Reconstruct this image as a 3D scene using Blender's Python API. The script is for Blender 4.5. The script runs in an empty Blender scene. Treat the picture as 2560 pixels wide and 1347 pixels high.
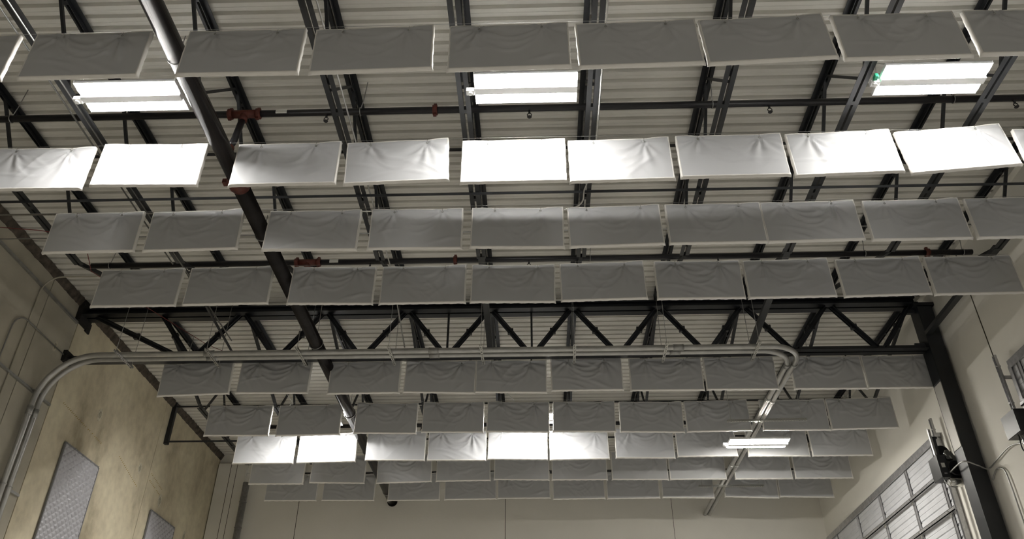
import bpy, bmesh, math, random
from mathutils import Vector, Matrix
random.seed(7)
S = bpy.context.scene
C = S.collection
PI = math.pi
EYE = 1.5            # the camera stands 1.5 m above the floor; heights below are given from eye level
XL, XR, YF, YB, ZD = -8.38, 7.12, -13.0, 20.45, 7.88   # left/right/front/back walls, deck underside
# ------------------------------------------------------------------ materials
def mat(name, col, rough=0.6, metal=0.0, spec=0.5, noise=0.0, nscale=3.0, bump=0.0, bscale=40.0, coat=0.0):
    m = bpy.data.materials.new(name); m.use_nodes = True
    nt = m.node_tree; b = nt.nodes['Principled BSDF']
    b.inputs['Base Color'].default_value = (*col, 1); b.inputs['Roughness'].default_value = rough
    b.inputs['Metallic'].default_value = metal
    b.inputs['Specular IOR Level'].default_value = spec
    b.inputs['Coat Weight'].default_value = coat
    tc = nt.nodes.new('ShaderNodeTexCoord')
    if noise > 0:
        n = nt.nodes.new('ShaderNodeTexNoise'); n.inputs['Scale'].default_value = nscale; n.inputs['Detail'].default_value = 6
        nt.links.new(tc.outputs['Object'], n.inputs['Vector'])
        r = nt.nodes.new('ShaderNodeMapRange'); r.inputs['From Min'].default_value = 0.3; r.inputs['From Max'].default_value = 0.7
        r.inputs['To Min'].default_value = 1 - noise; r.inputs['To Max'].default_value = 1 + noise * 0.4
        nt.links.new(n.outputs['Fac'], r.inputs['Value'])
        mx = nt.nodes.new('ShaderNodeMix'); mx.data_type = 'RGBA'; mx.blend_type = 'MULTIPLY'; mx.inputs[0].default_value = 1
        mx.inputs[6].default_value = (*col, 1); nt.links.new(r.outputs['Result'], mx.inputs[7])
        nt.links.new(mx.outputs[2], b.inputs['Base Color'])
    if bump > 0:
        n2 = nt.nodes.new('ShaderNodeTexNoise'); n2.inputs['Scale'].default_value = bscale; n2.inputs['Detail'].default_value = 4
        nt.links.new(tc.outputs['Object'], n2.inputs['Vector'])
        bp = nt.nodes.new('ShaderNodeBump'); bp.inputs['Strength'].default_value = bump; bp.inputs['Distance'].default_value = 0.01
        nt.links.new(n2.outputs['Fac'], bp.inputs['Height']); nt.links.new(bp.outputs['Normal'], b.inputs['Normal'])
    return m
def emit(name, col, st):
    m = bpy.data.materials.new(name); m.use_nodes = True; nt = m.node_tree; nt.nodes.clear()
    e = nt.nodes.new('ShaderNodeEmission'); e.inputs[0].default_value = (*col, 1); e.inputs[1].default_value = st
    o = nt.nodes.new('ShaderNodeOutputMaterial'); nt.links.new(e.outputs[0], o.inputs[0]); return m
M = dict(
    deck=mat('white_painted_deck', (.77, .755, .70), .5, noise=.12, nscale=1.3),
    steel=mat('dark_painted_steel', (.009, .011, .0145), .45, noise=.3, nscale=4),
    steel2=mat('grey_primed_steel', (.028, .030, .033), .42, noise=.3, nscale=5),
    main=mat('black_fire_pipe', (.016, .0135, .0135), .24, spec=.22, noise=.3, nscale=5),
    pipe=mat('black_branch_pipe', (.010, .010, .013), .35),
    red=mat('red_oxide_coupling', (.115, .022, .013), .5, noise=.4, nscale=20),
    galv=mat('galvanized_steel', (.40, .40, .39), .38, .75, noise=.2, nscale=9),
    emt=mat('electrical_conduit_zinc', (.50, .50, .485), .36, .7, noise=.15, nscale=6),
    chrome=mat('bright_zinc', (.62, .62, .60), .25, .9),
    vinyl=mat('white_vinyl_cover', (.53, .54, .555), .38, spec=.45),
    vinyl_edge=mat('white_vinyl_edge', (.82, .805, .77), .45, spec=.4),
    quilt=mat('silver_quilted_vinyl', (.42, .42, .45), .42, spec=.7),
    quilt_edge=mat('grey_binding', (.20, .20, .21), .6),
    concrete=None,
    beige=mat('painted_beige_wall', (.84, .82, .755), .75, noise=.05, nscale=.7, bump=.15, bscale=25),
    floor=mat('grey_concrete_floor', (.50, .485, .455), .4, noise=.10, nscale=.8),
    joint=mat('dark_joint_filler', (.06, .052, .04), .9),  # dark brown filler showing in the wall joints
    ledger=mat('brown_ledger_grout', (.095, .078, .062), .95, noise=.6, nscale=9, bump=.9, bscale=12),
    housing=mat('white_lamp_housing', (.75, .75, .74), .4),
    lens=emit('lit_lamp_lens', (1.0, .965, .91), 78),
    tube=emit('lit_rear_tube', (1.0, .955, .87), 125),
    green=mat('green_tag', (.02, .30, .16), .5),
    doorp=mat('door_panel_grey', (.60, .61, .64), .35, .15, noise=.08, nscale=5),
    doorh=mat('door_hardware_zinc', (.50, .50, .51), .3, .7, noise=.25, nscale=14),
    black=mat('black_enamel', (.012, .012, .013), .3),
    paper=mat('white_label', (.75, .75, .7), .6),
    redwire=mat('red_cable', (.16, .02, .02), .5),
    mark=mat('ochre_chalk_mark', (.40, .27, .06), .9),
    patch=mat('grey_patch_mortar', (.42, .385, .29), .9, noise=.3, nscale=20),
    patchrim=mat('pale_patch_rim', (.60, .56, .44), .9, noise=.3, nscale=20),
    dark=mat('dark_opening', (.012, .011, .010), .9, noise=.5, nscale=20),
    box=mat('grey_junction_box', (.35, .34, .31), .5, .2),
)
def concrete_mat():
    m = bpy.data.materials.new('stained_tilt_up_concrete'); m.use_nodes = True; nt = m.node_tree; b = nt.nodes['Principled BSDF']
    b.inputs['Roughness'].default_value = .85
    tc = nt.nodes.new('ShaderNodeTexCoord')
    mp = nt.nodes.new('ShaderNodeMapping'); mp.inputs['Scale'].default_value = (1, .55, .35); nt.links.new(tc.outputs['Object'], mp.inputs[0])
    n = nt.nodes.new('ShaderNodeTexNoise'); n.inputs['Scale'].default_value = 1.3; n.inputs['Detail'].default_value = 8; n.inputs['Roughness'].default_value = .6
    nt.links.new(mp.outputs[0], n.inputs['Vector'])
    cr = nt.nodes.new('ShaderNodeValToRGB'); e = cr.color_ramp.elements
    e[0].position = .34; e[0].color = (.34, .295, .205, 1); e[1].position = .66; e[1].color = (.76, .70, .52, 1)
    e2 = e.new(.48); e2.color = (.61, .545, .40, 1)
    nt.links.new(n.outputs['Fac'], cr.inputs[0])
    n2 = nt.nodes.new('ShaderNodeTexNoise'); n2.inputs['Scale'].default_value = 7; n2.inputs['Detail'].default_value = 6
    nt.links.new(tc.outputs['Object'], n2.inputs['Vector'])
    r = nt.nodes.new('ShaderNodeMapRange'); r.inputs['From Min'].default_value = .3; r.inputs['From Max'].default_value = .6
    r.inputs['To Min'].default_value = .90; r.inputs['To Max'].default_value = 1.02; nt.links.new(n2.outputs['Fac'], r.inputs['Value'])
    mx = nt.nodes.new('ShaderNodeMix'); mx.data_type = 'RGBA'; mx.blend_type = 'MULTIPLY'; mx.inputs[0].default_value = 1
    nt.links.new(cr.outputs[0], mx.inputs[6]); nt.links.new(r.outputs['Result'], mx.inputs[7])
    nt.links.new(mx.outputs[2], b.inputs['Base Color'])
    bp = nt.nodes.new('ShaderNodeBump'); bp.inputs['Strength'].default_value = .12; bp.inputs['Distance'].default_value = .01
    nt.links.new(n2.outputs['Fac'], bp.inputs['Height']); nt.links.new(bp.outputs['Normal'], b.inputs['Normal'])
    return m
M['concrete'] = concrete_mat()
M['concrete2'] = mat('grey_concrete_panel', (.45, .42, .34), .85, noise=.22, nscale=1.2, bump=.3, bscale=18)
# ------------------------------------------------------------------ mesh helpers
def B(): return bmesh.new()
def box(bm, x0, x1, y0, y1, z0, z1):
    v = [bm.verts.new((x, y, z)) for x in (x0, x1) for y in (y0, y1) for z in (z0, z1)]
    for f in ((0, 1, 3, 2), (4, 6, 7, 5), (0, 4, 5, 1), (2, 3, 7, 6), (0, 2, 6, 4), (1, 5, 7, 3)):
        bm.faces.new([v[i] for i in f])
def bar(bm, p, q, w, h, up=(0, 0, 1)):
    p = Vector(p); q = Vector(q); d = (q - p).normalized(); u = Vector(up)
    s = d.cross(u)
    if s.length < 1e-4: s = d.cross(Vector((1, 0, 0)))
    s.normalize(); t = s.cross(d)
    vs = []
    for e in (p, q):
        for a, b_ in ((-1, -1), (1, -1), (1, 1), (-1, 1)):
            vs.append(bm.verts.new(e + s * a * w / 2 + t * b_ * h / 2))
    bm.faces.new(vs[3::-1]); bm.faces.new(vs[4:])
    for i in range(4): bm.faces.new((vs[i], vs[(i + 1) % 4], vs[4 + (i + 1) % 4], vs[4 + i]))
def tube(bm, pts, r, seg=14, caps=True):
    pts = [Vector(p) for p in pts]; rings = []; prev = None
    rr = r if isinstance(r, (list, tuple)) else [r] * len(pts)
    for i, p in enumerate(pts):
        d = (pts[min(i + 1, len(pts) - 1)] - pts[max(i - 1, 0)])
        d = d.normalized() if d.length > 1e-9 else Vector((0, 0, 1))
        if prev is None:
            a = Vector((0, 0, 1)) if abs(d.z) < .9 else Vector((1, 0, 0)); s = d.cross(a).normalized()
        else:
            s = (prev - d * prev.dot(d)).normalized()
        prev = s; t = d.cross(s)
        rings.append([bm.verts.new(p + (s * math.cos(2 * PI * k / seg) + t * math.sin(2 * PI * k / seg)) * rr[i]) for k in range(seg)])
    for a, b_ in zip(rings, rings[1:]):
        for k in range(seg):
            f = bm.faces.new((a[k], a[(k + 1) % seg], b_[(k + 1) % seg], b_[k])); f.smooth = True
    if caps: bm.faces.new(rings[0][::-1]); bm.faces.new(rings[-1])
def arc(cx, cy, r, a0, a1, n, f):
    return [f(cx + r * math.cos(a0 + (a1 - a0) * i / n), cy + r * math.sin(a0 + (a1 - a0) * i / n)) for i in range(n + 1)]
def ring(bm, c, axis, R, r, seg=24, s2=8):
    c = Vector(c); ax = Vector(axis).normalized(); u = ax.orthogonal().normalized(); v = ax.cross(u)
    rs = []
    for i in range(seg):
        a = 2 * PI * i / seg; d = u * math.cos(a) + v * math.sin(a)
        rs.append([bm.verts.new(c + d * (R + r * math.cos(2 * PI * k / s2)) + ax * r * math.sin(2 * PI * k / s2)) for k in range(s2)])
    for i in range(seg):
        for k in range(s2):
            f = bm.faces.new((rs[i][k], rs[i][(k + 1) % s2], rs[(i + 1) % seg][(k + 1) % s2], rs[(i + 1) % seg][k])); f.smooth = True
def angle(bm, p, q, leg, th, sx, sz):
    """an L section along p-q: one leg flat (towards sx), one leg upright (towards sz)"""
    p = Vector(p); q = Vector(q)
    o = Vector((sx * leg / 2, 0, sz * th / 2)); bar(bm, p + o, q + o, leg, th)
    o = Vector((sx * th / 2, 0, sz * (leg / 2 + th / 2))); bar(bm, p + o, q + o, th, leg)
def bevel(bm, w, seg=2):
    bmesh.ops.bevel(bm, geom=list(bm.edges), offset=w, segments=seg, affect='EDGES', profile=.7)
def obj(name, bm, m, parent=None, loc=(0, 0, 0)):
    bmesh.ops.recalc_face_normals(bm, faces=bm.faces)
    me = bpy.data.meshes.new(name); bm.to_mesh(me); bm.free()
    for mm in (m if isinstance(m, (list, tuple)) else [m]): me.materials.append(mm)
    o = bpy.data.objects.new(name, me); C.objects.link(o); o.location = loc
    if parent: o.parent = parent
    return o
def tag(o, label=None, cat=None, group=None, kind=None):
    if label: o['label'] = label
    if cat: o['category'] = cat
    if group: o['group'] = group
    if kind: o['kind'] = kind
    return o
def thing(name, label, cat, loc=(0, 0, 0), group=None, kind=None):
    o = bpy.data.objects.new(name, None); o.empty_display_size = .1; C.objects.link(o); o.location = loc
    return tag(o, label, cat, group, kind)
KIDS = {}
def dup(root, loc=None, label=None, group=None, skip=()):
    def cp(o, par):
        c = o.copy(); C.objects.link(c); c.parent = par
        for k in o.children:
            if k.name.split('.')[0] not in skip: cp(k, c)
        return c
    r = cp(root, None)
    if loc is not None: r.location = loc
    if label: r['label'] = label
    if group: r['group'] = group
    return r
ORD = ['first', 'second', 'third', 'fourth', 'fifth', 'sixth', 'seventh', 'eighth', 'ninth', 'tenth', 'eleventh']
def struct(name, bm, m, parent=None, label=None):
    o = obj(name, bm, m, parent)
    if not parent: o['kind'] = 'structure'
    if label: o['label'] = label
    return o
EXPO = 0.88
# ================================================================== THE SHELL
bm = B(); box(bm, XL - .3, XR + .3, YF - .3, YB + .3, -EYE - .2, -EYE)
struct('floor', bm, M['floor'])
# corrugated roof deck, ribs running across the room
def deck():
    bm = B(); pitch = .1725; y = YF - .1; prof = []
    while y < YB + .1:
        prof += [(y, ZD), (y + .056, ZD), (y + .060, ZD + .004), (y + .064, ZD), (y + .112, ZD), (y + .121, ZD + .052), (y + .160, ZD + .052)]
        y += pitch
    prof.append((y, ZD))
    a = [[bm.verts.new((x, yy, zz)) for yy, zz in prof] for x in (XL - .2, XR + .2)]
    b = [[bm.verts.new((x, yy, ZD + .12)) for yy in (prof[0][0], prof[-1][0])] for x in (XL - .2, XR + .2)]
    for i in range(len(prof) - 1): bm.faces.new((a[0][i], a[1][i], a[1][i + 1], a[0][i + 1]))
    bm.faces.new((b[0][0], b[1][0], b[1][1], b[0][1]))
    for k in (0, 1): bm.faces.new([b[k][0]] + a[k] + [b[k][1]])
    bm.faces.new((a[0][0], a[1][0], b[1][0], b[0][0])); bm.faces.new((a[0][-1], a[1][-1], b[1][1], b[0][1]))
    struct('ceiling', bm, M['deck'])
deck()
def wall_left():
    cuts = [YF, -1.2, 6.9, 11.62, 12.66, 16.77, YB]
    bm = B()
    box(bm, XL - .3, XL - .03, YF - .3, YB + .3, -EYE, ZD + .2)
    base = struct('wall_left', bm, M['joint'])
    for i in range(len(cuts) - 1):
        bm = B(); g = .010
        box(bm, XL - .05, XL, cuts[i] + g, cuts[i + 1] - g, -EYE, ZD + .03)
        bevel(bm, .004, 1)
        struct('wall_panel', bm, M['concrete2'] if cuts[i + 1] < 12.8 else M['concrete'], base)
    # round patched lift points, and rows of ochre chalk dashes
    for (y, z, s) in ((14.25, 6.33, 1.), (16.3, 6.02, .9), (17.55, 5.73, 1.1), (19.2, 5.4, .9), (12.25, 6.75, .7)):
        for nm, R, x, mm in (('patch_rim', .10 * s, .003, 'patchrim'), ('patch', .055 * s, .006, 'patch')):
            bm = B(); rnd = random.Random(int(y * 10))
            vs = [bm.verts.new((XL + x, y + R * .8 * math.cos(a) * (1 + rnd.uniform(-.12, .12)), z + R * 1.35 * math.sin(a) * (1 + rnd.uniform(-.12, .12))))
                  for a in [2 * PI * k / 22 for k in range(22)]]
            c = bm.faces.new(vs); r = bmesh.ops.extrude_face_region(bm, geom=[c])
            for v in [g for g in r['geom'] if isinstance(g, bmesh.types.BMVert)]: v.co.x -= .02
            struct(nm, bm, M[mm], base)
    for (y0, z0, y1, z1) in ((13.0, 6.02, 14.6, 5.88), (15.35, 5.92, 16.45, 5.62), (16.85, 6.10, 17.6, 5.95), (16.85, 5.95, 17.5, 5.82)):
        bm = B(); n = int((y1 - y0) / .055)
        for k in range(n):
            y = y0 + (y1 - y0) * k / n; z = z0 + (z1 - z0) * k / n
            if random.random() < .85: bar(bm, (XL + .002, y, z - .012), (XL + .002, y + .03, z + .012), .010, .006)
        struct('chalk_mark', bm, M['mark'], base)
wall_left()
bm = B(); box(bm, XR, XR + .3, YF - .3, YB + .3, -EYE, ZD + .2)
wr = struct('wall_right', bm, M['beige'])
for y in (11.42, 4.0, 12.98):
    bm = B(); box(bm, XR - .004, XR + .01, y - .011, y + .011, -EYE, ZD)
    struct('wall_joint', bm, M['joint'] if y != 12.98 else M['beige'], wr)
bm = B(); box(bm, XL - .3, XR + .3, YB, YB + .3, -EYE, ZD + .2)
wb = struct('wall_back', bm, M['beige'])
for x, w in ((-.81, .007), (-6.12, .007), (3.4, .005)):
    bm = B(); box(bm, x - w, x + w, YB - .003, YB + .01, -EYE, ZD); struct('wall_joint', bm, M['joint'], wb)
bm = B(); box(bm, -8.36, -7.60, YB - .12, YB + .01, -EYE, 7.62); bevel(bm, .006, 1); struct('pilaster', bm, M['beige'], wb)
for x in (-8.02, -7.86):
    bm = B(); box(bm, x - .006, x + .006, YB - .123, YB - .1, -EYE, 7.6); struct('pilaster_joint', bm, M['joint'], wb)
bm = B(); box(bm, XL - .3, XR + .3, YF - .3, YF, -EYE, ZD + .2); struct('wall_front', bm, M['box'])
# ragged brown ledger under the deck along the left wall
def ledger():
    bm = B(); rnd = random.Random(3); y = YF; prof = []
    while y < YB:
        prof.append((y, 7.73 + rnd.uniform(-.008, .008), .02 + rnd.uniform(0, .015), rnd.uniform(.0, .03))); y += .06
    prev = None
    for y, zb, d, e in prof:
        vs = [bm.verts.new(p) for p in ((XL - .01, y, zb), (XL + d, y, zb + .02), (XL + .07 + e, y, 7.87), (XL - .01, y, 7.90))]
        if prev:
            for k in range(4): bm.faces.new((prev[k], prev[(k + 1) % 4], vs[(k + 1) % 4], vs[k]))
        else: bm.faces.new(vs)
        prev = vs
    bm.faces.new(prev[::-1])
    struct('trim_1', bm, M['ledger'], label='ragged brown ledger strip where the deck meets the left concrete wall')
    bm = B(); box(bm, XR - .10, XR + .01, YF, YB, 7.80, 7.88); struct('trim_2', bm, M['beige'], label='pale ledger strip where the deck meets the right wall')
ledger()

# ================================================================== JOISTS
JX = [-6.93, -5.36, -3.83, -2.31, -.78, .72, 2.26, 3.78, 5.30, 6.86]
JN = ['beside the left concrete wall', 'carrying two thin shiny conduits', 'directly above the big black fire main', 'carrying the small junction box', 'at the left end of the middle lamp',
      'at the right end of the middle lamp', 'first to the right of the middle lamp', 'at the left end of the right lamp', 'at the right end of the right lamp', 'beside the right painted wall']
ZB, ZT = 6.95, 7.84
def chord(y0, y1, z, up, leg, gap):
    bm = B()
    for s in (-1, 1): angle(bm, (s * gap, y0, z), (s * gap, y1, z), leg, .007, s, up)
    y = y0 + .4
    while y < y1 - .3:
        box(bm, -gap - .002, gap + .002, y, y + .06, min(z, z + up * leg), max(z, z + up * leg)); y += .84
    return bm
def joist(name, y0, y1, nodes_b, nodes_t, ends, label, group):
    t = thing(name, label, 'joist', (0, 0, 0), group)
    obj('top_chord', chord(y0, y1, ZT, -1, .066, .015), M['steel'], t)
    obj('bottom_chord', chord(nodes_b[0] - .15, nodes_b[-1] + .15, ZB - .03, 1, .056, .014), M['steel2'], t)
    seq = []
    for b in nodes_b:
        for tt in nodes_t:
            if abs(tt - b) < 1.0: seq.append((b, tt))
    for b, tt in seq:
        bm = B(); bar(bm, (0, b + (.04 if tt > b else -.04), ZB), (0, tt + (.04 if tt < b else -.04), ZT - .03), .034, .038, up=(1, 0, 0)); obj('web_member', bm, M['steel'], t)
    for b, e in ends:
        bm = B(); bar(bm, (0, b, ZB), (0, e, ZT - .06), .06, .045, up=(1, 0, 0)); obj('end_web', bm, M['steel'], t)
    bm = B()
    for b, e in ends: box(bm, -.08, .08, min(e, e + .12) - .06, max(e, e + .12), ZT - .10, ZT)
    obj('bearing_seat', bm, M['steel'], t)
    return t
YG = 12.70
nb = [-.2 + 1.675 * k for k in range(7)]          # 9.85 is the last bottom node
nb = [9.87 - 1.668 * k for k in range(13)][::-1]
nt_ = [b + .834 for b in nb[:-1]]
j1 = joist('steel_joist', YF, YG - .10, nb, nt_, [(nb[-1] + .15, YG - .2), (nb[0] - .15, YF + .15)], '', 'front bay joists')
nb2 = [15.45 + 1.5 * k for k in range(3)]
nt2 = [b + .75 for b in nb2[:-1]]
j2 = joist('steel_joist', YG + .10, YB - .02, nb2, nt2, [(nb2[0] - .15, YG + .2), (nb2[-1] + .15, YB - .15)], '', 'rear bay joists')
for n, x in enumerate(JX):
    a = j1 if n == 0 else dup(j1); a.location = (x, 0, 0); a['label'] = 'dark steel joist in front of the girder, ' + JN[n]; a['group'] = 'roof joists in front of the girder'
    b = j2 if n == 0 else dup(j2); b.location = (x, 0, 0)
    b['label'] = 'dark steel joist behind the girder, ' + (ORD[n] + ' counted from the left wall'); b['group'] = 'roof joists behind the girder'
    if n in (1, 4, 7, 9):          # tie from the bottom chord to the girder or column
        bm = B(); bar(bm, (0, nb[-1] + .1, ZB), (0, YG - .12, 6.95 if n == 9 else 6.76), *((.03, .03) if n == 1 else (.10, .07))); obj('tie_bar', bm, M['steel2'], a)
# ------------------------------------------------------------------ bridging lines across the joists
def bridging(y, z, lab, x0=XL + .02, x1=XR - .02, s=.04):
    bm = B(); angle(bm, (x0, y, z), (x1, y, z), s, .006, 1, 1) if False else None
    bar(bm, (x0, y, z), (x1, y, z), .006, s); bar(bm, (x0, y + s / 2, z + s / 2), (x1, y + s / 2, z + s / 2), s, .006)
    o = obj('bridging_angle', bm, M['steel2']); tag(o, lab, 'bridging', 'bridging lines between joists')
bridging(8.45, 6.90, 'lower thin bridging angle across the front joists, between the second and third baffle rows')
bridging(8.50, 7.74, 'upper bridging angle under the deck, glimpsed above the bright second baffle row', s=.055)
bridging(17.05, 7.76, 'upper bridging angle behind the girder running across above the sixth baffle row')
bridging(17.05, 6.91, 'lower bridging angle behind the girder, meeting the foot of the black wall post')
bm = B(); bar(bm, (XL + .05, 17.08, 6.86), (XL + .05, 17.08, 7.86), .09, .09)
tag(obj('bridging_post', bm, M['steel']), 'short black upright steel post fixed to the left concrete wall under the deck', 'post')

# ================================================================== GIRDER, COLUMN
def girder():
    t = thing('girder_truss', 'black steel girder truss with diagonals spanning the room from wall to column', 'girder', (0, YG, 6.65))
    x0, x1 = XL + .02, 6.85
    def ch(z, up, leg):
        bm = B()
        for s in (-1, 1):
            bar(bm, (x0, s * (.02 + leg / 2), z), (x1, s * (.02 + leg / 2), z), leg, .010)
            bar(bm, (x0, s * .025, z + up * leg / 2), (x1, s * .025, z + up * leg / 2), .010, leg)
        return bm
    obj('top_chord', ch(7.575 - 6.65, 1, .14), M['steel'], t)
    bm = B(); bar(bm, (x0, 0, 7.72 - 6.65), (x1, 0, 7.72 - 6.65), .20, .03); obj('top_plate', bm, M['steel'], t)
    obj('bottom_chord', ch(6.675 - 6.65, 1, .10), M['steel2'], t)
    zt, zb = 7.60 - 6.65, 6.74 - 6.65
    nodes = [-8.0] + [x for x in JX[1:9]] + [6.75]
    nodes = [-8.15, -6.90, -5.36, -3.83, -2.31, -.80, .70, 2.26, 3.78, 5.30, 6.80]
    for a, b in zip(nodes, nodes[1:]):
        m = (a + b) / 2
        for p, q in ((a + .05, m - .06), (b - .05, m + .06)):
            if a < -7: 
                if p > m: continue
                q = b + .55
            bm = B()
            for s in (-1, 1): bar(bm, (p, s * .022, zt), (q, s * .022, zb), .010, .085); bar(bm, (p, s * .055, zt), (q, s * .055, zb), .060, .012)
            d = Vector((p + (q - p) * .5, 0, zt + (zb - zt) * .5)); box(bm, d.x - .05, d.x + .05, -.035, .035, d.z - .05, d.z + .05)
            obj('diagonal', bm, M['steel'], t)
    for x in (-1.555, -.05):
        bm = B(); bar(bm, (x, 0, zb), (x, 0, zt + .02), .04, .035); obj('vertical', bm, M['steel'], t)
girder()
bm = B(); box(bm, XL - .01, XL + .10, YG - .18, YG + .2, 7.45, 7.86); box(bm, XL - .01, XL + .03, YG + .2, YG + .34, 7.42, 7.62)  # dark blocks on the wall; near-black colour imitates shade inside the girder pockets
tag(obj('dark_pocket_patch', bm, M['dark']), 'dark bearing pocket where the girder top enters the left wall', 'wall pocket')
bm = B(); box(bm, XL - .01, XL + .07, YG - .18, YG + .12, 6.62, 6.82)
tag(obj('dark_pocket_patch', bm, M['dark']), 'small dark pocket in the left wall behind the conduit bend', 'wall pocket')
def column():
    t = thing('steel_column', 'tall black steel column against the right wall carrying the girder', 'column', (6.94, 12.70, -EYE), kind=None)
    bm = B(); box(bm, -.13, .135, -.15, .15, 0, 7.50 + EYE); bevel(bm, .012, 2); obj('shaft', bm, M['steel'], t)
    bm = B(); box(bm, -.19, .17, -.17, .17, 7.50 + EYE, 7.56 + EYE); obj('cap_plate', bm, M['steel'], t)
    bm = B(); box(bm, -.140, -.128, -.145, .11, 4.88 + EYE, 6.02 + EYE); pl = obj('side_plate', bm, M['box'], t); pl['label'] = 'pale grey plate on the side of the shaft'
    bm = B(); box(bm, -.2, .17, -.2, .2, 0, .03); obj('base_plate', bm, M['steel'], t)
    bm = B(); box(bm, -.30, -.11, -.015, .015, 6.70 + EYE, 6.82 + EYE); box(bm, -.26, -.11, -.02, .02, 7.42 + EYE, 7.50 + EYE); obj('gusset', bm, M['steel2'], t)
column()
# ================================================================== FIRE MAIN AND BRANCH LINES
def fire_main():
    t = thing('fire_main', 'large black fire main pipe running the length of the roof', 'pipe', (-3.705, 0, 6.60))
    bm = B(); tube(bm, [(0, YF + .01, 0), (0, 7.72, 0)], .1075, 32); obj('pipe', bm, M['main'], t)
    bm = B(); tube(bm, [(0, 7.82, 0), (0, YB, 0)], .1075, 32); obj('pipe', bm, M['main'], t)
    bm = B(); tube(bm, [(0, 7.66, 0), (0, 7.70, 0), (0, 7.71, 0), (0, 7.83, 0), (0, 7.84, 0), (0, 7.88, 0)], [.115, .118, .135, .135, .118, .115], 32)
    for s in (-1, 1): box(bm, s * .16 - .035, s * .16 + .035, 7.73, 7.81, -.03, .03)
    obj('coupling', bm, M['red'], t, )
    for y in (2.4, 5.73, 8.88, 12.0, 14.9, 16.9, 19.6):
        bm = B(); ring(bm, (0, y, 0), (0, 1, 0), .113, .008, 32, 6); h = obj('hanger_ring', bm, M['galv'], t)
        bm = B(); tube(bm, [(0, y, .115), (0, y, .33 if y < 10.5 or y > 15 else 1.2)], .006, 6); obj('hanger_rod', bm, M['galv'], h)
    for y in (3.95, 7.28, 10.60, 13.9, 17.2):
        bm = B(); tube(bm, [(.0, y, .09), (.05, y, .25), (.09, y, .64)], .042, 16); obj('riser', bm, M['pipe'], t)
        bm = B(); tube(bm, [(0, y, .08), (0.02, y, .16)], [.075, .055], 18); obj('outlet_collar', bm, M['red'], t)
    bm = B(); tube(bm, [(0, YB - .03, 0), (0, YB - .005, 0)], .13, 24); obj('wall_collar', bm, M['main'], t)
fire_main()
def sprinkler(t, x):
    bm = B(); tube(bm, [(x, 0, -.035), (x, 0, -.085)], .014, 10)
    ring(bm, (x, 0, -.115), (0, 1, 0), .026, .006, 14, 6); tube(bm, [(x, 0, -.14), (x, 0, -.15), (x, 0, -.155)], [.012, .030, .026], 12)
    obj('sprinkler_head', bm, M['pipe'], t)
def hang(t, x, r):
    bm = B(); ring(bm, (x, 0, 0), (1, 0, 0), r + .006, .006, 20, 6); tube(bm, [(x, 0, r + .01), (x + .02, 0, .20), (x + .04, 0, .52)], .006, 6)
    obj('hanger', bm, M['galv'], t)
def branch(y, z, x0, x1, lab, coup, spr, hg, tee=True, stick=None):
    t = thing('sprinkler_branch', lab, 'pipe', (0, y, z), 'sprinkler branch lines')
    bm = B(); tube(bm, [(x0, 0, 0), (x1, 0, 0)], .044, 20); obj('pipe', bm, M['pipe'], t)
    if tee:
        X = -3.61
        bm = B(); tube(bm, [(X - .15, 0, 0), (X + .15, 0, 0)], .054, 20); tube(bm, [(X, 0, 0), (X, 0, -.12)], .05, 16)
        for s in (-1, 1): tube(bm, [(X + s * .145, 0, 0), (X + s * .155, 0, 0), (X + s * .20, 0, 0), (X + s * .21, 0, 0)], [.055, .070, .070, .055], 20); box(bm, X + s * .175 - .02, X + s * .175 + .02, -.02, .02, .06, .09); box(bm, X + s * .175 - .02, X + s * .175 + .02, -.02, .02, -.09, -.06)
        obj('tee', bm, M['red'], t)
    for x in coup:
        bm = B(); tube(bm, [(x - .03, 0, 0), (x - .028, 0, 0), (x + .028, 0, 0), (x + .03, 0, 0)], [.05, .066, .066, .05], 20); box(bm, x - .02, x + .02, -.02, .02, -.095, .095)
        obj('coupling', bm, M['red'], t)
    for x in spr: sprinkler(t, x)
    for x in hg: hang(t, x, .044)
    if stick is not None:
        bm = B(); box(bm, stick, stick + .14, -.047, -.03, -.03, .02); obj('label_sticker', bm, M['paper'], t)
branch(7.28, 7.30, -6.75, XR, 'black sprinkler branch pipe crossing under the front lamps', [-1.2], [-5.55, -2.56, -.02, 2.94, 5.92], [-6.6, -2.14, 2.25, 5.2], stick=-3.2)
branch(10.60, 7.30, -7.12, 6.87, 'black sprinkler branch pipe between the third and fourth baffle rows', [-1.24, 6.18], [-5.5, -2.6, -.07, 2.91, 5.91], [-6.82, 5.21, 6.73, .9], stick=-3.25)
branch(13.9, 7.30, -7.1, 6.9, 'black sprinkler branch pipe just behind the girder truss', [-1.24], [-5.5, -2.6, -.07, 2.91, 5.91], [-6.8, 5.2])
branch(17.2, 7.30, -7.1, 6.9, 'black sprinkler branch pipe seen in the gaps of the sixth baffle row', [-1.24], [-2.6, -.07, 2.91], [-6.8, 5.2])
branch(20.25, 7.28, -7.1, 6.9, 'black sprinkler branch pipe along the back wall behind the eighth baffle row', [], [-2.6, -.07, 2.91], [-6.8, 5.2], tee=False)
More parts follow.
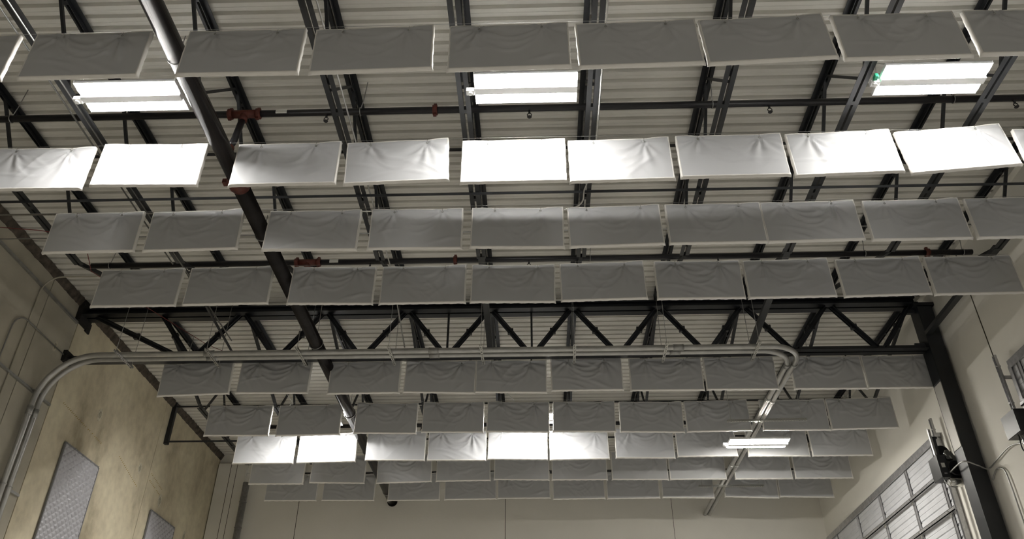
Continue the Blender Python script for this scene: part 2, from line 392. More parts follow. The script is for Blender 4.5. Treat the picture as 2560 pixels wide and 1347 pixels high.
# ================================================================== CONDUITS
def conduit(name, pts, r, lab, group, couplings=(), m='emt', seg=16, cat='conduit'):
    bm = B(); tube(bm, pts, r, seg)
    o = obj(name, bm, M[m]); tag(o, lab, cat, group)
    for p, d in couplings:
        bm = B(); p = Vector(p); d = Vector(d)
        tube(bm, [p - d, p - d * .97, p + d * .97, p + d], [r * 1.02, r * 1.16, r * 1.16, r * 1.02], seg)
        ring(bm, p - d * .8, d, r * 1.14, .005, 20, 6); ring(bm, p + d * .8, d, r * 1.14, .005, 20, 6)
        obj('conduit_coupling', bm, M['galv'], o)
    return o
def big(y, xoff, outer, labn):
    # along x under the girder, bends down the left wall and back along the room on the right
    zc = 6.45; R = .95 + (.0 if outer else -.0)
    ya = y
    pts = []
    # vertical on left wall
    xv = XL + .10; yv = y
    pts += [(xv, yv, -EYE + .02), (xv, yv, zc - .85)]
    pts += [(xv + .85 - .85 * math.cos(a), yv, zc - .85 + .85 * math.sin(a)) for a in [PI / 2 * k / 14 for k in range(1, 15)]]
    xe = 4.36 + xoff; Rb = .55
    pts += [(xe - Rb, y, zc)]
    pts += [(xe - Rb + Rb * math.sin(a), y + Rb - Rb * math.cos(a), zc) for a in [PI / 2 * k / 12 for k in range(1, 13)]]
    xr = 4.205 + xoff * .85
    pts += [(xe, y + .62, zc), (xr + .03, 13.2, 6.26), (xr, 13.6, 6.22), (xr, YB - .01, 6.22)]
    c = [((xv, y, 5.45), (0, 0, .075)), ((xv, y, 2.4), (0, 0, .075)), ((2.4 if outer else 2.36, y, zc), (.09, 0, 0)), ((-5.52, y, zc), (.09, 0, 0)), ((-2.0 + .3, y, zc), (.09, 0, 0)),
         ((xr, 13.7 if outer else 13.62, 6.22), (0, .06, 0)), ((xr, 17.0, 6.22), (0, .06, 0)), ((xe, 12.72, 6.43), (0, .05, 0))]
    conduit('metal_conduit', pts, .046, labn, 'pair of large conduits', c, seg=20)
big(12.20, 0.0, False, 'large grey conduit of the pair below the girder, inner one nearer the girder')
big(12.04, .125, True, 'large grey conduit of the pair below the girder, outer one nearer the viewer')
def strut(p, q, rods, lab, ztop):
    p = Vector(p); q = Vector(q); c = (p + q) / 2
    t = thing('strut_trapeze', lab, 'pipe hanger', c, 'conduit trapeze hangers')
    d = (q - p).normalized(); L = (q - p).length; s = Vector((d.y, -d.x, 0))
    bm = B(); a, b = -d * L / 2, d * L / 2
    # slotted channel: two rails and rungs with open slots below, lips on the sides
    for k in (-1, 1):
        bar(bm, a + s * k * .0165, b + s * k * .0165, .010, .004); bar(bm, a + s * k * .0205 + Vector((0, 0, .02)), b + s * k * .0205 + Vector((0, 0, .02)), .003, .04)
    n = int(L / .05)
    for i in range(n + 1):
        m = a + (b - a) * i / n; bar(bm, m - s * .017, m + s * .017, .020, .004)
    obj('slotted_channel', bm, M['chrome'], t)
    for r_ in rods:
        bm = B(); m = a + (b - a) * r_; tube(bm, [m + Vector((0, 0, -.02)), m + Vector((0, 0, ztop - c.z))], .005, 6)
        tube(bm, [m + Vector((0, 0, -.012)), m + Vector((0, 0, -.004))], .012, 6)
        obj('threaded_rod', bm, M['galv'], t)
SX = [-7.0, -5.47, -3.95, -2.42, -.89, .66, 2.17, 3.68]
SL = ['leftmost slotted conduit hanger below the girder, near the concrete wall', 'second slotted conduit hanger from the left wall below the girder', 'slotted conduit hanger below the girder just left of the fire main',
      'slotted conduit hanger below the girder just right of the fire main', 'slotted conduit hanger at the middle of the girder', 'slotted conduit hanger just right of the girder middle', 'slotted conduit hanger second from the conduit bend on the right', 'slotted conduit hanger right beside the conduit bend on the right']
for x, l in zip(SX, SL): strut((x, 11.76, 6.375), (x + .01, 12.42, 6.375), (.06, .94), l, 7.80)
strut((3.62, 14.45, 6.14), (5.10, 14.42, 6.14), (.05, .95), 'long slotted hanger across the conduits in front of the sixth baffle row', 7.80)
strut((3.68, 18.15, 6.14), (5.14, 18.15, 6.14), (.05, .95), 'long thin slotted hanger across the conduits near the back wall', 7.80)
# wall struts and thin conduits on the left wall
for (y0, y1, z, lab) in ((YF + .2, 12.60, 7.42, 'long thin horizontal steel rail high on the left wall'), (9.5, 12.62, 5.80, 'horizontal wall rail behind the upper conduit clamps on the left wall'), (11.8, 12.62, 4.22, 'short wall rail behind the lower conduit clamps on the left wall')):
    bm = B(); box(bm, XL, XL + .04, y0, y1, z - .02, z + .02); box(bm, XL + .036, XL + .044, y0, y1, z - .021, z - .010); box(bm, XL + .036, XL + .044, y0, y1, z + .010, z + .021)
    o = tag(obj('wall_rail', bm, M['galv']), lab, 'rail', 'rails on the left wall')
    if y0 > 0:
        for y in (12.20, 12.04):
            bm = B(); ring(bm, (XL + .10, y, z), (0, 0, 1), .052, .007, 24, 6); box(bm, XL + .03, XL + .06, y - .01, y + .01, z - .01, z + .01); obj('pipe_clamp', bm, M['galv'], o)
pts = [(XL + .03, 12.5, 6.72), (XL + .03, 11.3, 6.72)] + [(XL + .03, 11.3 - .3 * math.sin(a), 6.42 + .3 * math.cos(a)) for a in [PI / 2 * k / 8 for k in range(1, 9)]] + [(XL + .03, 11.0, -EYE + .02)]
conduit('thin_conduit', pts, .012, 'thin conduit bending from horizontal to vertical on the left concrete wall', None, m='galv', seg=8)
pts = [(XL + .03, 12.2, 7.35 - .75)] + [(XL + .03, 12.0, 7.2)] 
pts = [(XL + .02, 11.35, -EYE + .02), (XL + .02, 11.35, 7.30)] + [(XL + .02 + .3 - .3 * math.cos(a), 11.35, 7.30 + .3 * math.sin(a)) for a in [PI / 2 * k / 8 for k in range(1, 9)]] + [(-6.9, 11.35, 7.60)]
conduit('thin_conduit', pts, .013, 'thin vertical conduit bending out below the deck at the left wall', None, m='concrete2', seg=8)
conduit('thin_conduit', [(XL + .01, 8.69, 6.88), (.45, 8.80, 6.88)] + [(.45 + .24 * math.sin(a), 8.56 + .24 * math.cos(a), 6.88) for a in [PI / 2 * k / 8 for k in range(1, 9)]] + [(.69, 8.4, 6.88), (.80, 7.9, 6.88), (.80, YF + .1, 6.88)], .012,
        'thin pale conduit by the middle lamp, turning left above the third baffle row', None, m='chrome', seg=8)
conduit('thin_conduit', [(-5.47, YF + .1, 6.90), (-5.47, 10.0, 6.90)], .011, 'outer of two thin shiny conduits under the second joist from the left', None, m='chrome', seg=8)
conduit('thin_conduit', [(-5.34, YF + .1, 6.895), (-5.34, 12.4, 6.895)], .011, 'inner of two thin shiny conduits under the second joist from the left', None, m='chrome', seg=8)
conduit('thin_conduit', [(-2.19, YF + .1, 6.94), (-2.19, 10.3, 6.94), (-2.19, 12.0, 6.5)], .011, 'thin pale conduit beside the joist that carries the junction box', None, m='emt', seg=8)
conduit('thin_conduit', [(XL + .01, 9.10, 6.76), (XR - .01, 9.15, 6.76)], .009, 'thin rod stretched between the walls behind the third baffle row', None, m='galv', seg=6)
conduit('red_cable', [(XL + .01, 9.0, 6.98), (-7.0, 9.05, 6.86), (-6.5, 9.3, 6.9), (-6.9, 10.3, 7.0), (-6.6, 11.3, 7.05), (-6.0, 12.9, 7.1), (-5.4, 14.2, 7.3)], .006, 'dark red cable strung from the left wall past the joist ends', None, m='redwire', seg=6, cat='cable')
t = thing('junction_box', 'small pale junction box at a joist above the third baffle row', 'electrical box', (-2.20, 8.92, 6.86))
bm = B(); box(bm, -.075, .075, -.06, .06, -.05, .03); bevel(bm, .004, 1); obj('enclosure', bm, M['box'], t)
bm = B(); box(bm, -.08, .08, -.065, .065, -.056, -.05); bevel(bm, .002, 1); obj('cover', bm, M['box'], t)
bm = B(); tube(bm, [(-7.50, YB - .22, -EYE), (-7.50, YB - .22, 7.05)], .085, 24)
o = tag(obj('drain_pipe', bm, M['doorh']), 'shiny vertical downpipe in front of the back wall at left', 'pipe')
for z in (5.9, 6.55):
    bm = B(); ring(bm, (-7.50, YB - .22, z), (0, 0, 1), .09, .006, 24, 6); obj('pipe_clamp', bm, M['galv'], o)
# ================================================================== LAMPS
def lamp():
    t = thing('high_bay_lamp', '', 'lamp')
    W, D = .575, .225
    bm = B()
    box(bm, -W, W, -D, D, .035, .050); box(bm, -W, W, -D, -D + .012, .015, .05); box(bm, -W, W, D - .012, D, .015, .05)
    box(bm, -W, W, -.046, .046, -.024, .04); box(bm, -W + .2, W - .2, -.09, .09, .05, .085)
    obj('housing', bm, M['housing'], t)
    for s in (-1, 1):
        bm = B(); box(bm, s * W - .006, s * W + .006, -D - .005, D + .005, .012, .055); bevel(bm, .003, 1); obj('end_plate', bm, M['housing'], t)
        bm = B(); cy = s * (.056 + .076); rr = []
        for x, k in ((-W + .008, .75), (-W + .022, 1), (W - .022, 1), (W - .008, .75)):
            rr.append([bm.verts.new((x, cy + .073 * k * math.cos(a), .034 - .052 * k * math.sin(a))) for a in [PI * q / 14 for q in range(15)]])
        for a_, b_ in zip(rr, rr[1:]):
            for q in range(14):
                bm.faces.new((a_[q], a_[q + 1], b_[q + 1], b_[q])).smooth = True
            bm.faces.new((a_[0], b_[0], b_[14], a_[14]))
        bm.faces.new(rr[0]); bm.faces.new(rr[-1][::-1])
        obj('lens', bm, M['lens'], t)
    bm = B(); box(bm, -W - .10, -W - .008, -.02, .055, -.025, .03); bevel(bm, .008, 2); tube(bm, [(-W - .055, .017, -.024), (-W - .055, .017, -.045)], .026, 16); sn = obj('sensor', bm, M['housing'], t)
    for s in (-1, 1):
        bm = B(); tube(bm, [(s * (W - .06), -.18, .06), (s * (W - .02), 0, .30), (s * (W - .06), .18, .06)], .0025, 5); obj('hang_wire', bm, M['galv'], t)
    bm = B(); tube(bm, [(-W + .10, -.20, .06), (-W + .06, -.27, .14), (-W + .12, -.30, .22), (-W + .2, -.26, .30), (-W + .05, -.22, .5), (-W - .08, -.2, .85)], .006, 6); obj('power_cord', bm, M['housing'], t)
    return t
L0 = lamp()
LP = [(-4.56, 6.46, 6.775, 'lit high bay lamp at left, beside the big fire main'), (-.053, 6.46, 6.775, 'lit high bay lamp at the top middle between two joists'), (4.47, 6.46, 6.775, 'lit high bay lamp at upper right with a green tag on its end'),
      (-4.55, 15.30, 6.59, 'lit lamp in the rear bay half hidden behind the fire main'), (-.055, 15.30, 6.59, 'lit lamp in the rear bay glimpsed through the slit between two baffles'), (4.34, 15.22, 5.995, 'lit rear lamp hanging low in front of the two conduits at right')]
LP += [(x, y, 6.66, '') for y in (-6.2,) for x in (-4.63, -.05, 4.54)]  # added unseen row behind the camera, supplies the room's ambient light
for i, (x, y, z, l) in enumerate(LP):
    o = L0 if i == 0 else dup(L0)
    o.location = (x, y, z); o['label'] = l or 'added unseen lamp behind the camera, supplying ambient light'; o['group'] = 'high bay lamps' if l else 'added lamps outside the picture'
    if i == 5:
        for c in o.children:
            if c.name.startswith('lens'): c.data = c.data.copy(); c.data.materials[0] = M['tube']
    if i == 2:
        bm = B(); box(bm, -.66, -.62, -.10, -.03, -.02, .03); bevel(bm, .004, 1); tg = obj('tag', bm, M['green'], o); tg['label'] = 'green tag'
# ================================================================== BAFFLES
NV = 7
def baffle_meshes(v):
    rnd = random.Random(50 + v); W, H, T = 1.22, .62, .045
    NX, NZ = 64, 32
    pins = [(-.335 + rnd.uniform(-.03, .03), H - .045), (.335 + rnd.uniform(-.03, .03), H - .045)]
    ph = [rnd.uniform(0, 6.28) for _ in range(8)]
    sag = [rnd.uniform(.004, .016) for _ in range(3)]; amp = rnd.uniform(.7, 1.5)
    diag = [(rnd.uniform(-.5, .5), rnd.uniform(.05, .5), rnd.uniform(-.9, .9), rnd.uniform(.012, .03), rnd.uniform(.12, .30), rnd.uniform(.4, 1.)) for _ in range(7)]
    def top(x):
        a, b = pins[0][0], pins[1][0]
        if x < a: s = (x + W / 2) / (a + W / 2); return sag[0] * math.sin(PI * s * .8 + .6) - .002
        if x < b: s = (x - a) / (b - a); return sag[1] * math.sin(PI * s) * .6 - .004 + .004 * abs(s - .5)
        s = (x - b) / (W / 2 - b); return (sag[2] + .012) * math.sin(PI * min(1, s * .62)) - .004
    def disp(x, z, side):
        d = 0
        ex = min(x + W / 2, W / 2 - x); ez = min(z, H - z)
        puff = 1 - math.exp(-min(ex, ez) / .05)
        d += .004 * puff
        for i, (px, pz) in enumerate(pins):
            dx, dz = x - px, z - pz; r = math.hypot(dx, dz) + 1e-5; th = math.atan2(dz, dx)
            d += amp * .0175 * math.exp(-r / .19) * (1 - math.exp(-r / .03)) * math.sin(th * 9 + ph[i] + 2.2 * math.sin(th * 2 + ph[i + 2])) 
            d += amp * .012 * math.exp(-((r - .22) / .15) ** 2) * max(0, math.sin(th * 5 + ph[i + 2])) ** 3
            d -= .014 * math.exp(-(r / .022) ** 2)
        # drape smiles between the pins
        c = H - .05 - .30 * (1 - (x / .42) ** 2) if abs(x) < .42 else None
        if c is not None:
            for k in range(3):
                cc = H - .05 - (.13 + .12 * k + .03 * math.sin(ph[4] + k)) * (1 - (x / .40) ** 2)
                d += amp * .009 * math.exp(-((z - cc) / .016) ** 2) * (1 - (x / .42) ** 2)
        for (cx, cz, an, w, L, a) in diag:
            ca, sa = math.cos(an), math.sin(an); u = (x - cx) * ca + (z - cz) * sa; q = -(x - cx) * sa + (z - cz) * ca + .35 * u * u
            d += amp * .011 * a * math.exp(-(q / w) ** 2) * math.exp(-(u / L) ** 2)
        d += .0014 * math.sin(x * 9 + ph[5]) * math.sin(z * 11 + ph[6])
        return d * min(1, min(ex, max(ez, .0)) / .02)
    bm = B()
    for side, yb in ((-1, -T), (1, 0.)):
        g = []
        for i in range(NX + 1):
            x = -W / 2 + W * i / NX; row = []
            for j in range(NZ + 1):
                z = H * j / NZ; zz = z + top(x) * (z / H) ** 6
                xs = x if side == -1 else -x
                row.append(bm.verts.new((x, yb + side * disp(xs, z, side), zz)))
            g.append(row)
        for i in range(NX):
            for j in range(NZ):
                f = bm.faces.new((g[i][j], g[i + 1][j], g[i + 1][j + 1], g[i][j + 1])); f.smooth = True
    cover = bm
    # edge band: perimeter strip slightly proud, with a piping ridge and eared corners
    bm = B(); per = []
    n = 48
    for i in range(n): per.append((-W / 2 + W * i / n, 0))
    for i in range(20): per.append((W / 2, H * i / 20))
    for i in range(n): per.append((W / 2 - W * i / n, H))
    for i in range(20): per.append((-W / 2, H - H * i / 20))
    rings = []
    for k, (x, z) in enumerate(per):
        ox = (-1 if x <= -W / 2 + 1e-6 else 1 if x >= W / 2 - 1e-6 else 0); oz = (-1 if z <= 1e-6 else 1 if z >= H - 1e-6 else 0)
        corner = ox != 0 and oz != 0
        zz = z + (top(x) if oz > 0 or z > H * .8 else 0)
        wob = .0025 * math.sin(k * .9 + ph[7]) + .0015 * math.sin(k * 2.3 + ph[1])
        e = .005 + wob + (.009 if corner and oz < 0 else 0)
        prof = [(-T - .001, -.010), (-T - .005, .001), (-T + .002, .004 + e * .5), (-T * .5, .003 + e), (-.004, .006 + e), (.003, .003), (.002, -.010)]
        rings.append([bm.verts.new((x + ox * o, y, zz + oz * o)) if (ox or oz) else None for y, o in prof])
    for k in range(len(per)):
        a, b = rings[k], rings[(k + 1) % len(per)]
        for i in range(len(a) - 1):
            f = bm.faces.new((a[i], a[i + 1], b[i + 1], b[i])); f.smooth = True
    edge = bm
    bm = B(); (px, pz) = pins[0]
    def hook(px, pz):
        bm = B(); ring(bm, (0, -T - .001, 0), (0, 1, 0), .011, .0035, 16, 6)
        tube(bm, [(0, -T - .006, 0), (0, -T - .010, .02), (0, -T - .004, .05), (0, -T * .5, .068), (0, .004, .055), (0, .004, 0)], .0022, 6)
        return bm, (px, 0, pz)
    return cover, edge, [hook(*p) for p in pins]
protos = []
for v in range(NV):
    t = thing('hanging_sound_baffle', '', 'sound baffle')
    c, e, hs = baffle_meshes(v)
    obj('cover', c, M['vinyl'], t); obj('edge_band', e, M['vinyl_edge'], t)
    for hb, p in hs: obj('hook', hb, M['chrome'], t, loc=p)
    protos.append(t)
ROWS = {
  1: (5.53, [(-6.52, 6.08, -5.31, 6.08),(-5.117, 6.084, -3.917, 6.081),(-3.513, 6.079, -2.311, 6.076),(-2.181, 6.066, -0.977, 6.09),(-0.809, 6.068, 0.391, 6.075), (0.488, 6.055, 1.696, 6.09), (1.748, 6.071, 2.992, 6.122), (3.069, 6.085, 4.289, 6.108), (4.385, 6.118, 5.60, 6.12)]),
  2: (7.24, [(-6.52, 6.08, -5.31, 6.08),(-5.193, 6.116, -3.925, 6.098),(-3.537, 6.083, -2.3, 6.084),(-2.185, 6.063, -0.98, 6.112),(-0.824, 6.06, 0.393, 6.055), (0.448, 6.042, 1.637, 6.055), (1.727, 6.077, 2.961, 6.083), (3.036, 6.07, 4.281, 6.105), (4.354, 6.073, 5.603, 6.175), (5.68, 6.08, 6.88, 6.08)]),
  3: (8.55, [(-6.439, 6.091, -5.242, 6.105),(-5.102, 6.096, -3.881, 6.117),(-3.532, 6.084, -2.304, 6.06),(-2.143, 6.069, -0.932, 6.064),(-0.808, 6.068, 0.394, 6.051), (0.481, 6.049, 1.687, 6.075), (1.764, 6.074, 3.003, 6.08), (3.018, 6.08, 4.267, 6.092), (4.351, 6.084, 5.589, 6.084), (5.68, 6.09, 6.88, 6.09)]),
  4: (9.9, [(-6.431, 6.09, -5.204, 6.083),(-5.084, 6.095, -3.855, 6.101),(-3.555, 6.082, -2.333, 6.068),(-2.217, 6.066, -0.993, 6.066),(-0.907, 6.071, 0.298, 6.051), (0.401, 6.069, 1.613, 6.088), (1.77, 6.072, 3.002, 6.078), (3.063, 6.07, 4.294, 6.082), (4.41, 6.073, 5.614, 6.093), (5.679, 6.085, 6.907, 6.09)]),
  5: (12.92, [(-6.659, 6.079, -5.403, 6.109),(-5.262, 6.115, -3.996, 6.107),(-3.64, 6.087, -2.391, 6.087),(-2.308, 6.101, -1.064, 6.062),(-1.044, 6.077, 0.192, 6.062), (0.29, 6.091, 1.528, 6.098), (1.665, 6.081, 2.95, 6.072), (2.978, 6.079, 4.264, 6.078), (4.483, 6.075, 5.705, 6.067), (5.74, 6.075, 6.90, 6.07)]),
  6: (14.74, [(-6.461, 6.08, -5.216, 6.075),(-5.05, 6.065, -3.823, 6.085),(-3.528, 6.106, -2.333, 6.085),(-2.21, 6.108, -1.029, 6.095),(-0.951, 6.111, 0.247, 6.081), (0.34, 6.097, 1.532, 6.076), (1.631, 6.074, 2.839, 6.053), (2.909, 6.06, 4.124, 6.08), (4.359, 6.077, 5.61, 6.071), (5.657, 6.079, 6.908, 6.098)]),
  7: (16.17, [(-6.352, 6.049, -5.059, 6.045),(-5.001, 6.053, -3.783, 6.068),(-3.567, 6.092, -2.334, 6.08),(-2.267, 6.079, -1.056, 6.067),(-1.007, 6.093, 0.224, 6.072), (0.29, 6.063, 1.507, 6.077), (1.657, 6.092, 2.86, 6.08), (2.929, 6.106, 4.244, 6.11), (4.382, 6.1, 5.624, 6.096), (5.689, 6.095, 6.904, 6.1)]),
  8: (17.48, [(-6.413, 6.063, -5.207, 6.052),(-5.049, 6.078, -3.838, 6.059),(-3.552, 6.056, -2.341, 6.082),(-2.226, 6.09, -1.035, 6.097),(-0.938, 6.115, 0.267, 6.095), (0.346, 6.094, 1.554, 6.092), (1.669, 6.091, 2.889, 6.08), (2.941, 6.08, 4.174, 6.078), (4.366, 6.076, 5.594, 6.074), (5.674, 6.082, 6.906, 6.08)]),
  9: (18.73, [(-6.425, 6.088, -5.208, 6.087),(-5.056, 6.086, -3.842, 6.076),(-3.502, 6.073, -2.295, 6.073),(-2.164, 6.081, -0.961, 6.09),(-0.914, 6.099, 0.304, 6.099), (0.387, 6.07, 1.581, 6.079), (1.646, 6.069, 2.855, 6.078), (2.93, 6.087, 4.104, 6.067), (4.375, 6.093, 5.596, 6.055), (5.638, 6.083, 6.865, 6.063)]),
}
ROWDESC = {1: 'dark topmost row before the upper lamps', 2: 'bright white row right behind the upper lamps', 3: 'third row, above the second sprinkler pipe',
           4: 'fourth row, just above the girder', 5: 'fifth row, just below the girder', 6: 'sixth row, dark with white edges',
           7: 'seventh row, lit bright by rear lamps', 8: 'eighth row, second from the back wall', 9: 'ninth row, nearest the back wall'}
used = [False] * NV
k = 0
WH = {1: .62, 2: .62, 3: .62, 4: .62, 5: .605, 6: .61, 7: .62, 8: .62, 9: .62}
for r in range(1, 10):
    Y, lst = ROWS[r]
    n = len(lst)
    for i, (xl, zl, xr_, zr) in enumerate(lst):
        v = (k * 3 + r) % NV; k += 1
        if not used[v]: o = protos[v]; used[v] = True
        else: o = dup(protos[v])
        w = math.hypot(xr_ - xl, zr - zl); sx = max(.97, min(1.03 if not 4.15 < xr_ < 4.3 else 1.0, w / 1.22))
        o.location = (xl + .61 * sx if w > 1 else (xl + xr_) / 2, Y, (zl + zr) / 2)
        o.rotation_euler = (random.uniform(-.012, .012), -math.atan2(zr - zl, xr_ - xl), random.uniform(-.012, .012))
        o.scale = (sx if w > 1.0 else w / 1.22, 1, WH[r] / .62)
        q = 'last' if i == n - 1 else ORD[i]
        o['label'] = f'white fabric baffle, {q} from left, {ROWDESC[r]}'
        o['group'] = f'{ORD[r-1]} row of hanging sound baffles'
    z = 6.08 + .675
    bm = B(); tube(bm, [(JX[0] - .05, Y - .02, z)] + [(x, Y - .02, z - .004 * (i % 2)) for i, x in enumerate(JX)] + [(JX[-1] + .05, Y - .02, z)], .0022, 5)
    tag(obj('suspension_wire', bm, M['galv']), f'thin wire strung from joist to joist that carries the {ORD[r-1]} row of baffles', 'wire', 'baffle suspension wires')
# ================================================================== QUILTED BLANKETS
def quilt(y0, w, ztop, h, lab):
    t = thing('quilted_blanket', lab, 'acoustic blanket', (XL, y0, ztop), 'quilted acoustic blankets')
    bm = B(); NX = 132; NZ = int(NX * h / w); g = []; p = .165
    for i in range(NX + 1):
        row = []
        for j in range(NZ + 1):
            y = w * i / NX; z = -h * j / NZ
            a = abs(math.sin(PI * (y / .16 + z / .128))); b = abs(math.sin(PI * (y / .16 - z / .128)))
            d = .026 * (min(a, b) ** .5) * (.8 + .2 * max(a, b)) + .0012 * math.sin(y * 71 + z * 37) * math.sin(z * 90 - y * 31)
            ed = min(y, w - y, -z, h + z); d *= min(1, max(0, ed) / .03)
            row.append(bm.verts.new((.03 + d, y, z)))
        g.append(row)
    for i in range(NX):
        for j in range(NZ):
            f = bm.faces.new((g[i][j], g[i + 1][j], g[i + 1][j + 1], g[i][j + 1])); f.smooth = True
    obj('quilted_panel', bm, M['quilt'], t)
    bm = B(); 
    for a, b in (((.028, 0, 0), (.028, w, 0)), ((.028, w, 0), (.028, w, -h)), ((.028, w, -h), (.028, 0, -h)), ((.028, 0, -h), (.028, 0, 0))):
        bar(bm, a, b, .026, .034)
    bevel(bm, .006, 2); obj('binding', bm, M['quilt_edge'], t)
    for i in range(5):
        bm = B(); ring(bm, (.055, .04 + (w - .08) * i / 4, -.004), (1, 0, 0), .013, .004, 16, 6); obj('grommet', bm, M['chrome'], t)
quilt(13.40, 1.28, 5.44, 3.05, 'silver grey quilted blanket on the left concrete wall, the larger nearer one')
quilt(17.20, 1.33, 5.41, 3.05, 'silver grey quilted blanket on the left wall, the farther one')
# ================================================================== OVERHEAD DOORS
def door(name, y0, y1, ztop, lab, stiles, zlow):
    t = thing(name, None, None, (XR, y0, -EYE)); t['kind'] = 'structure'; t['label'] = lab
    L = y1 - y0; H = ztop + EYE
    bm = B(); box(bm, -.09, 0.0, -.05, L, H, H + .075); box(bm, -.09, -.075, -.05, L, H - .05, H); obj('header_rail', bm, M['doorh'], t)
    bm = B(); box(bm, -.080, -.004, L, L + .022, 0, H); box(bm, -.088, -.076, L - .05, L + .022, 0, H); box(bm, -.080, -.004, -.022, 0, 0, H); obj('end_stile', bm, M['doorh'], t)
    z = H - .03; n = 0
    while z > zlow + EYE:
        zb = z - .615
        # ribbed section: a zigzag profile extruded along the door
        prof = [(-.02, zb)]
        ribs = [(.10, .012), (.205, .03), (.31, .012), (.41, .03), (.51, .012)]
        for rz, rw in ribs:
            dpt = .016 if rw > .02 else .006
            prof += [(-.055, zb + rz - rw), (-.055 + dpt, zb + rz - rw * .45), (-.055 + dpt, zb + rz + rw * .1), (-.055, zb + rz + rw * .5)]
        prof += [(-.055, z), (-.02, z)]
        prof.insert(1, (-.055, zb))
        bm = B(); a = [[bm.verts.new((x, yy, zz)) for x, zz in prof] for yy in (.0, L)]
        m_ = len(prof)
        for i in range(m_): bm.faces.new((a[0][i], a[0][(i + 1) % m_], a[1][(i + 1) % m_], a[1][i]))
        bm.faces.new(a[0]); bm.faces.new(a[1][::-1])
        s = obj('door_section', bm, M['doorp'], t)
        bm = B(); box(bm, -.12, -.055, 0, L, zb - .005, zb + .012); box(bm, -.12, -.112, 0, L, zb - .005, zb + .055); box(bm, -.10, -.055, 0, L, zb + .075, zb + .082)
        obj('stiffener_rail', bm, M['doorh'], s)
        for y in stiles:
            yy = y - y0
            bm = B(); box(bm, -.066, -.054, yy - .045, yy + .045, zb + .02, z - .02)
            for q in (-.045, .035): box(bm, -.078, -.054, yy + q, yy + q + .010, zb + .02, z - .02)
            obj('stile', bm, M['doorh'], s)
            bm = B(); tube(bm, [(-.085, yy - .05, zb), (-.085, yy + .05, zb)], .016, 10); box(bm, -.10, -.055, yy - .03, yy + .03, zb - .07, zb + .07); tube(bm, [(-.10, yy, zb + .03), (-.14, yy, zb + .03)], .012, 8)
            obj('hinge', bm, M['chrome'], s)
        z = zb; n += 1
    return t
d1 = door('door_1', 13.72, 20.25, 5.49, 'large grey ribbed overhead door in the right wall', [13.97, 15.25, 16.70, 18.10, 19.58], 1.0)
d2 = door('door_2', 5.2, 11.02, 5.52, 'second overhead door at the right picture edge', [10.8, 9.4, 8.0, 6.6], 1.0)
for d, y, up, nm in ((d1, -.11, 5.80, 'rear'), (d2, 5.98, 5.78, 'near')):
    bm = B()
    box(bm, -.130, -.124, y - .026, y + .030, .0, up + EYE); box(bm, -.16, -.124, y + .026, y + .030, 0, up + EYE)
    box(bm, -.16, -.12, y - .030, y - .026, 0, up + EYE)
    for zz in ((1.5, 3.2) if nm == 'rear' else (1.5, 3.2, 5.4)): box(bm, -.13, .0, y - .03, y - .024, zz + EYE - .03, zz + EYE + .03)
    for zz in (2.5, 4.2, 5.0, 5.6): tube(bm, [(-.17, y, zz + EYE), (-.10, y, zz + EYE)], .014, 8)
    tube(bm, [(-.165, y + .02, up + EYE - .06), (-.158, y + .02, up + EYE - .06)], .012, 8)
    obj('guide_track', bm, M['doorh'], d)
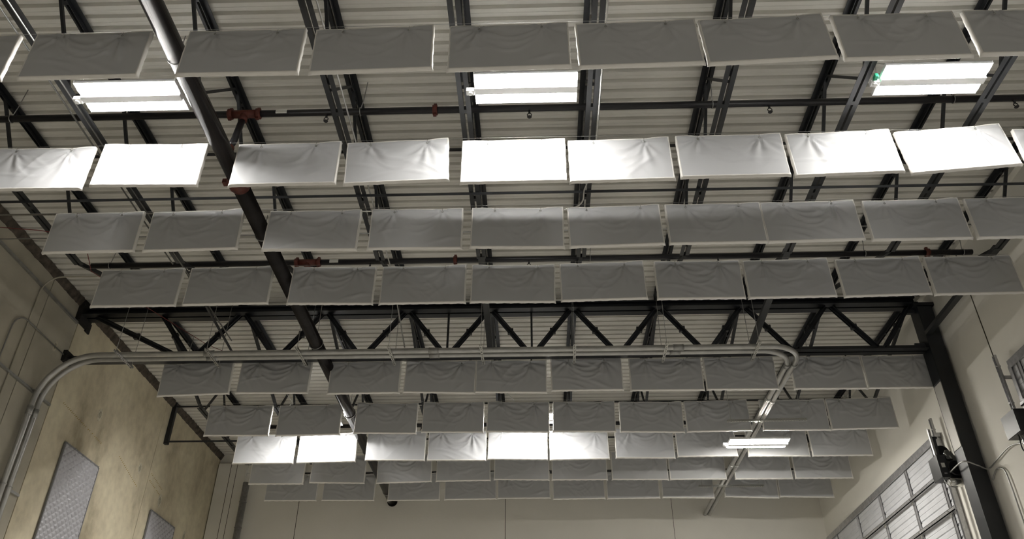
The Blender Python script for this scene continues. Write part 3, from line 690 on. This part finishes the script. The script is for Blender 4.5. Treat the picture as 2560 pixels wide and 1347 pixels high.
# ------------------------------------------------------------------ operator on the column
def operator():
    t = thing('door_operator', 'black motorised door operator with chain wheel, bolted beside the column', 'door opener', (6.80, 13.05, 4.70))
    bm = B(); box(bm, -.20, -.06, -.02, .30, -.16, .22); bevel(bm, .008, 2); cb = obj('control_box', bm, M['black'], t)
    bm = B(); box(bm, -.203, -.063, -.026, -.018, -.155, .215); obj('cover_plate', bm, M['steel2'], cb)
    bm = B(); box(bm, -.165, -.105, -.030, -.024, .0, .075); obj('label_sticker', bm, M['paper'], cb)
    bm = B(); box(bm, -.150, -.105, -.030, -.024, -.11, -.09); obj('label_sticker', bm, M['doorh'], cb)
    bm = B(); box(bm, -.05, .17, .0, .22, -.18, .20); bevel(bm, .02, 2); obj('gearbox', bm, M['black'], t)
    bm = B(); tube(bm, [(.05, -.05, -.02), (.05, -.01, -.02)], .125, 32); tube(bm, [(.05, -.07, -.02), (.05, .0, -.02)], .03, 16); ring(bm, (.05, -.055, -.02), (0, 1, 0), .118, .010, 32, 6); obj('chain_wheel', bm, M['black'], t)
    bm = B(); tube(bm, [(-.02, .10, .30), (-.02, .14, .30)], .12, 32); ring(bm, (-.02, .10, .30), (0, 1, 0), .112, .010, 32, 6); obj('drive_sprocket', bm, M['black'], t)
    bm = B(); tube(bm, [(-.12, -.01, -.25), (-.10, -.01, -.25), (.08, -.01, -.25), (.10, -.01, -.25)], [.05, .075, .075, .05], 24); obj('motor', bm, M['chrome'], t)
    bm = B(); tube(bm, [(.12, -.04, -.24), (.20, -.04, -.22)], [.07, .06], 20); tube(bm, [(.20, -.04, -.22), (.23, -.04, -.22)], [.05, .03], 20); obj('brake', bm, M['chrome'], t)
    bm = B(); bar(bm, (.02, -.03, .26), (.17, -.03, -.12), .03, .06); bar(bm, (-.05, -.02, .16), (.10, -.02, .18), .02, .05); tube(bm, [(-.02, -.05, .24), (-.02, .02, .24)], .05, 6); box(bm, -.03, .12, -.02, .0, .03, .10)
    obj('bracket', bm, M['chrome'], t)
    bm = B(); box(bm, -.205, -.155, .02, .03, .22, .68); box(bm, -.207, -.200, -.01, .03, .22, .68); tube(bm, [(-.18, .012, .60), (-.18, .022, .60)], .012, 10); obj('mounting_arm', bm, M['doorh'], t)
    bm = B(); box(bm, -.145, -.085, .06, .12, .22, .55); box(bm, -.15, -.06, .05, .13, .53, .56); obj('side_rail', bm, M['steel2'], t)
    pts = [Vector((-.16, .02, -.16)), Vector((-.17, .0, -.24)), Vector((-.13, -.02, -.32)), Vector((-.05, -.03, -.34)), Vector((.02, -.02, -.31))]
    bm = B(); tube(bm, pts, .007, 8); obj('flex_lead', bm, M['galv'], t)
operator()
def smooth(pts, n=8):
    P = [Vector(p) for p in pts]; P = [P[0]] + P + [P[-1]]; out = []
    for i in range(1, len(P) - 2):
        for k in range(n):
            t = k / n; a, b, c, d = P[i - 1:i + 3]
            out.append(.5 * ((2 * b) + (c - a) * t + (2 * a - 5 * b + 4 * c - d) * t * t + (3 * b - a - 3 * c + d) * t ** 3))
    out.append(P[-2]); return out
conduit('flexible_cable', smooth([(6.72, 12.98, 4.60), (6.72, 12.50, 4.60), (6.90, 12.45, 4.52), (7.08, 12.50, 4.48), (7.09, 12.2, 4.52), (7.09, 11.75, 4.56), (7.09, 11.35, 4.46), (7.0, 11.2, 4.46), (6.97, 11.2, 4.52)]), .011, 'grey flexible cable from the operator across the right wall to the second door', None, m='galv', seg=8, cat='cable')
conduit('thin_conduit', smooth([(7.09, 12.50, 4.30), (7.09, 12.30, 4.40), (7.09, 12.12, 4.33), (7.09, 12.08, 4.1), (7.09, 12.08, 3.6)]) + [(7.09, 12.08, -EYE + .02)], .012, 'thin conduit looping down the right wall beside the column', None, m='galv', seg=8)
t = thing('operator_box', 'dark metal operator box beside the second door at the right edge', 'electrical box', (6.98, 11.20, 4.67))
bm = B(); box(bm, -.11, .13, -.19, .19, -.17, .17); bevel(bm, .006, 1); obj('enclosure', bm, M['black'], t)
bm = B(); box(bm, -.117, -.108, -.185, .185, -.165, .165); obj('cover_plate', bm, M['steel2'], t)
bm = B(); tube(bm, smooth([(-.02, .05, -.17), (-.02, .08, -.30), (-.03, .02, -.40), (.02, -.10, -.42)]), .010, 8); obj('lead', bm, M['black'], t)
# ================================================================== CAMERA, WORLD, VIEW
for o in list(C.objects):
    if o.parent is None: o.location.z += EYE
f, pitch, yaw, roll = 2023.7, .590248, -.0318735, .0020911
F = Vector((math.sin(yaw) * math.cos(pitch), math.cos(yaw) * math.cos(pitch), math.sin(pitch)))
rt = Vector((math.cos(yaw), -math.sin(yaw), 0)); up = rt.cross(F)
RT = rt * math.cos(roll) + up * math.sin(roll); UP = -rt * math.sin(roll) + up * math.cos(roll)
cd = bpy.data.cameras.new('camera'); cam = bpy.data.objects.new('camera', cd); C.objects.link(cam)
m = Matrix((RT, UP, -F)).transposed().to_4x4(); m.translation = (0, 0, EYE); cam.matrix_world = m
cd.sensor_width = 36; cd.lens = 36 * f / 2560; cd.clip_end = 200
S.camera = cam
w = bpy.data.worlds.new('world'); S.world = w; w.use_nodes = True
w.node_tree.nodes['Background'].inputs[0].default_value = (.02, .02, .02, 1); w.node_tree.nodes['Background'].inputs[1].default_value = 0
S.view_settings.view_transform = 'Standard'; S.view_settings.look = 'None'; S.view_settings.gamma = 1; S.view_settings.exposure = EXPO
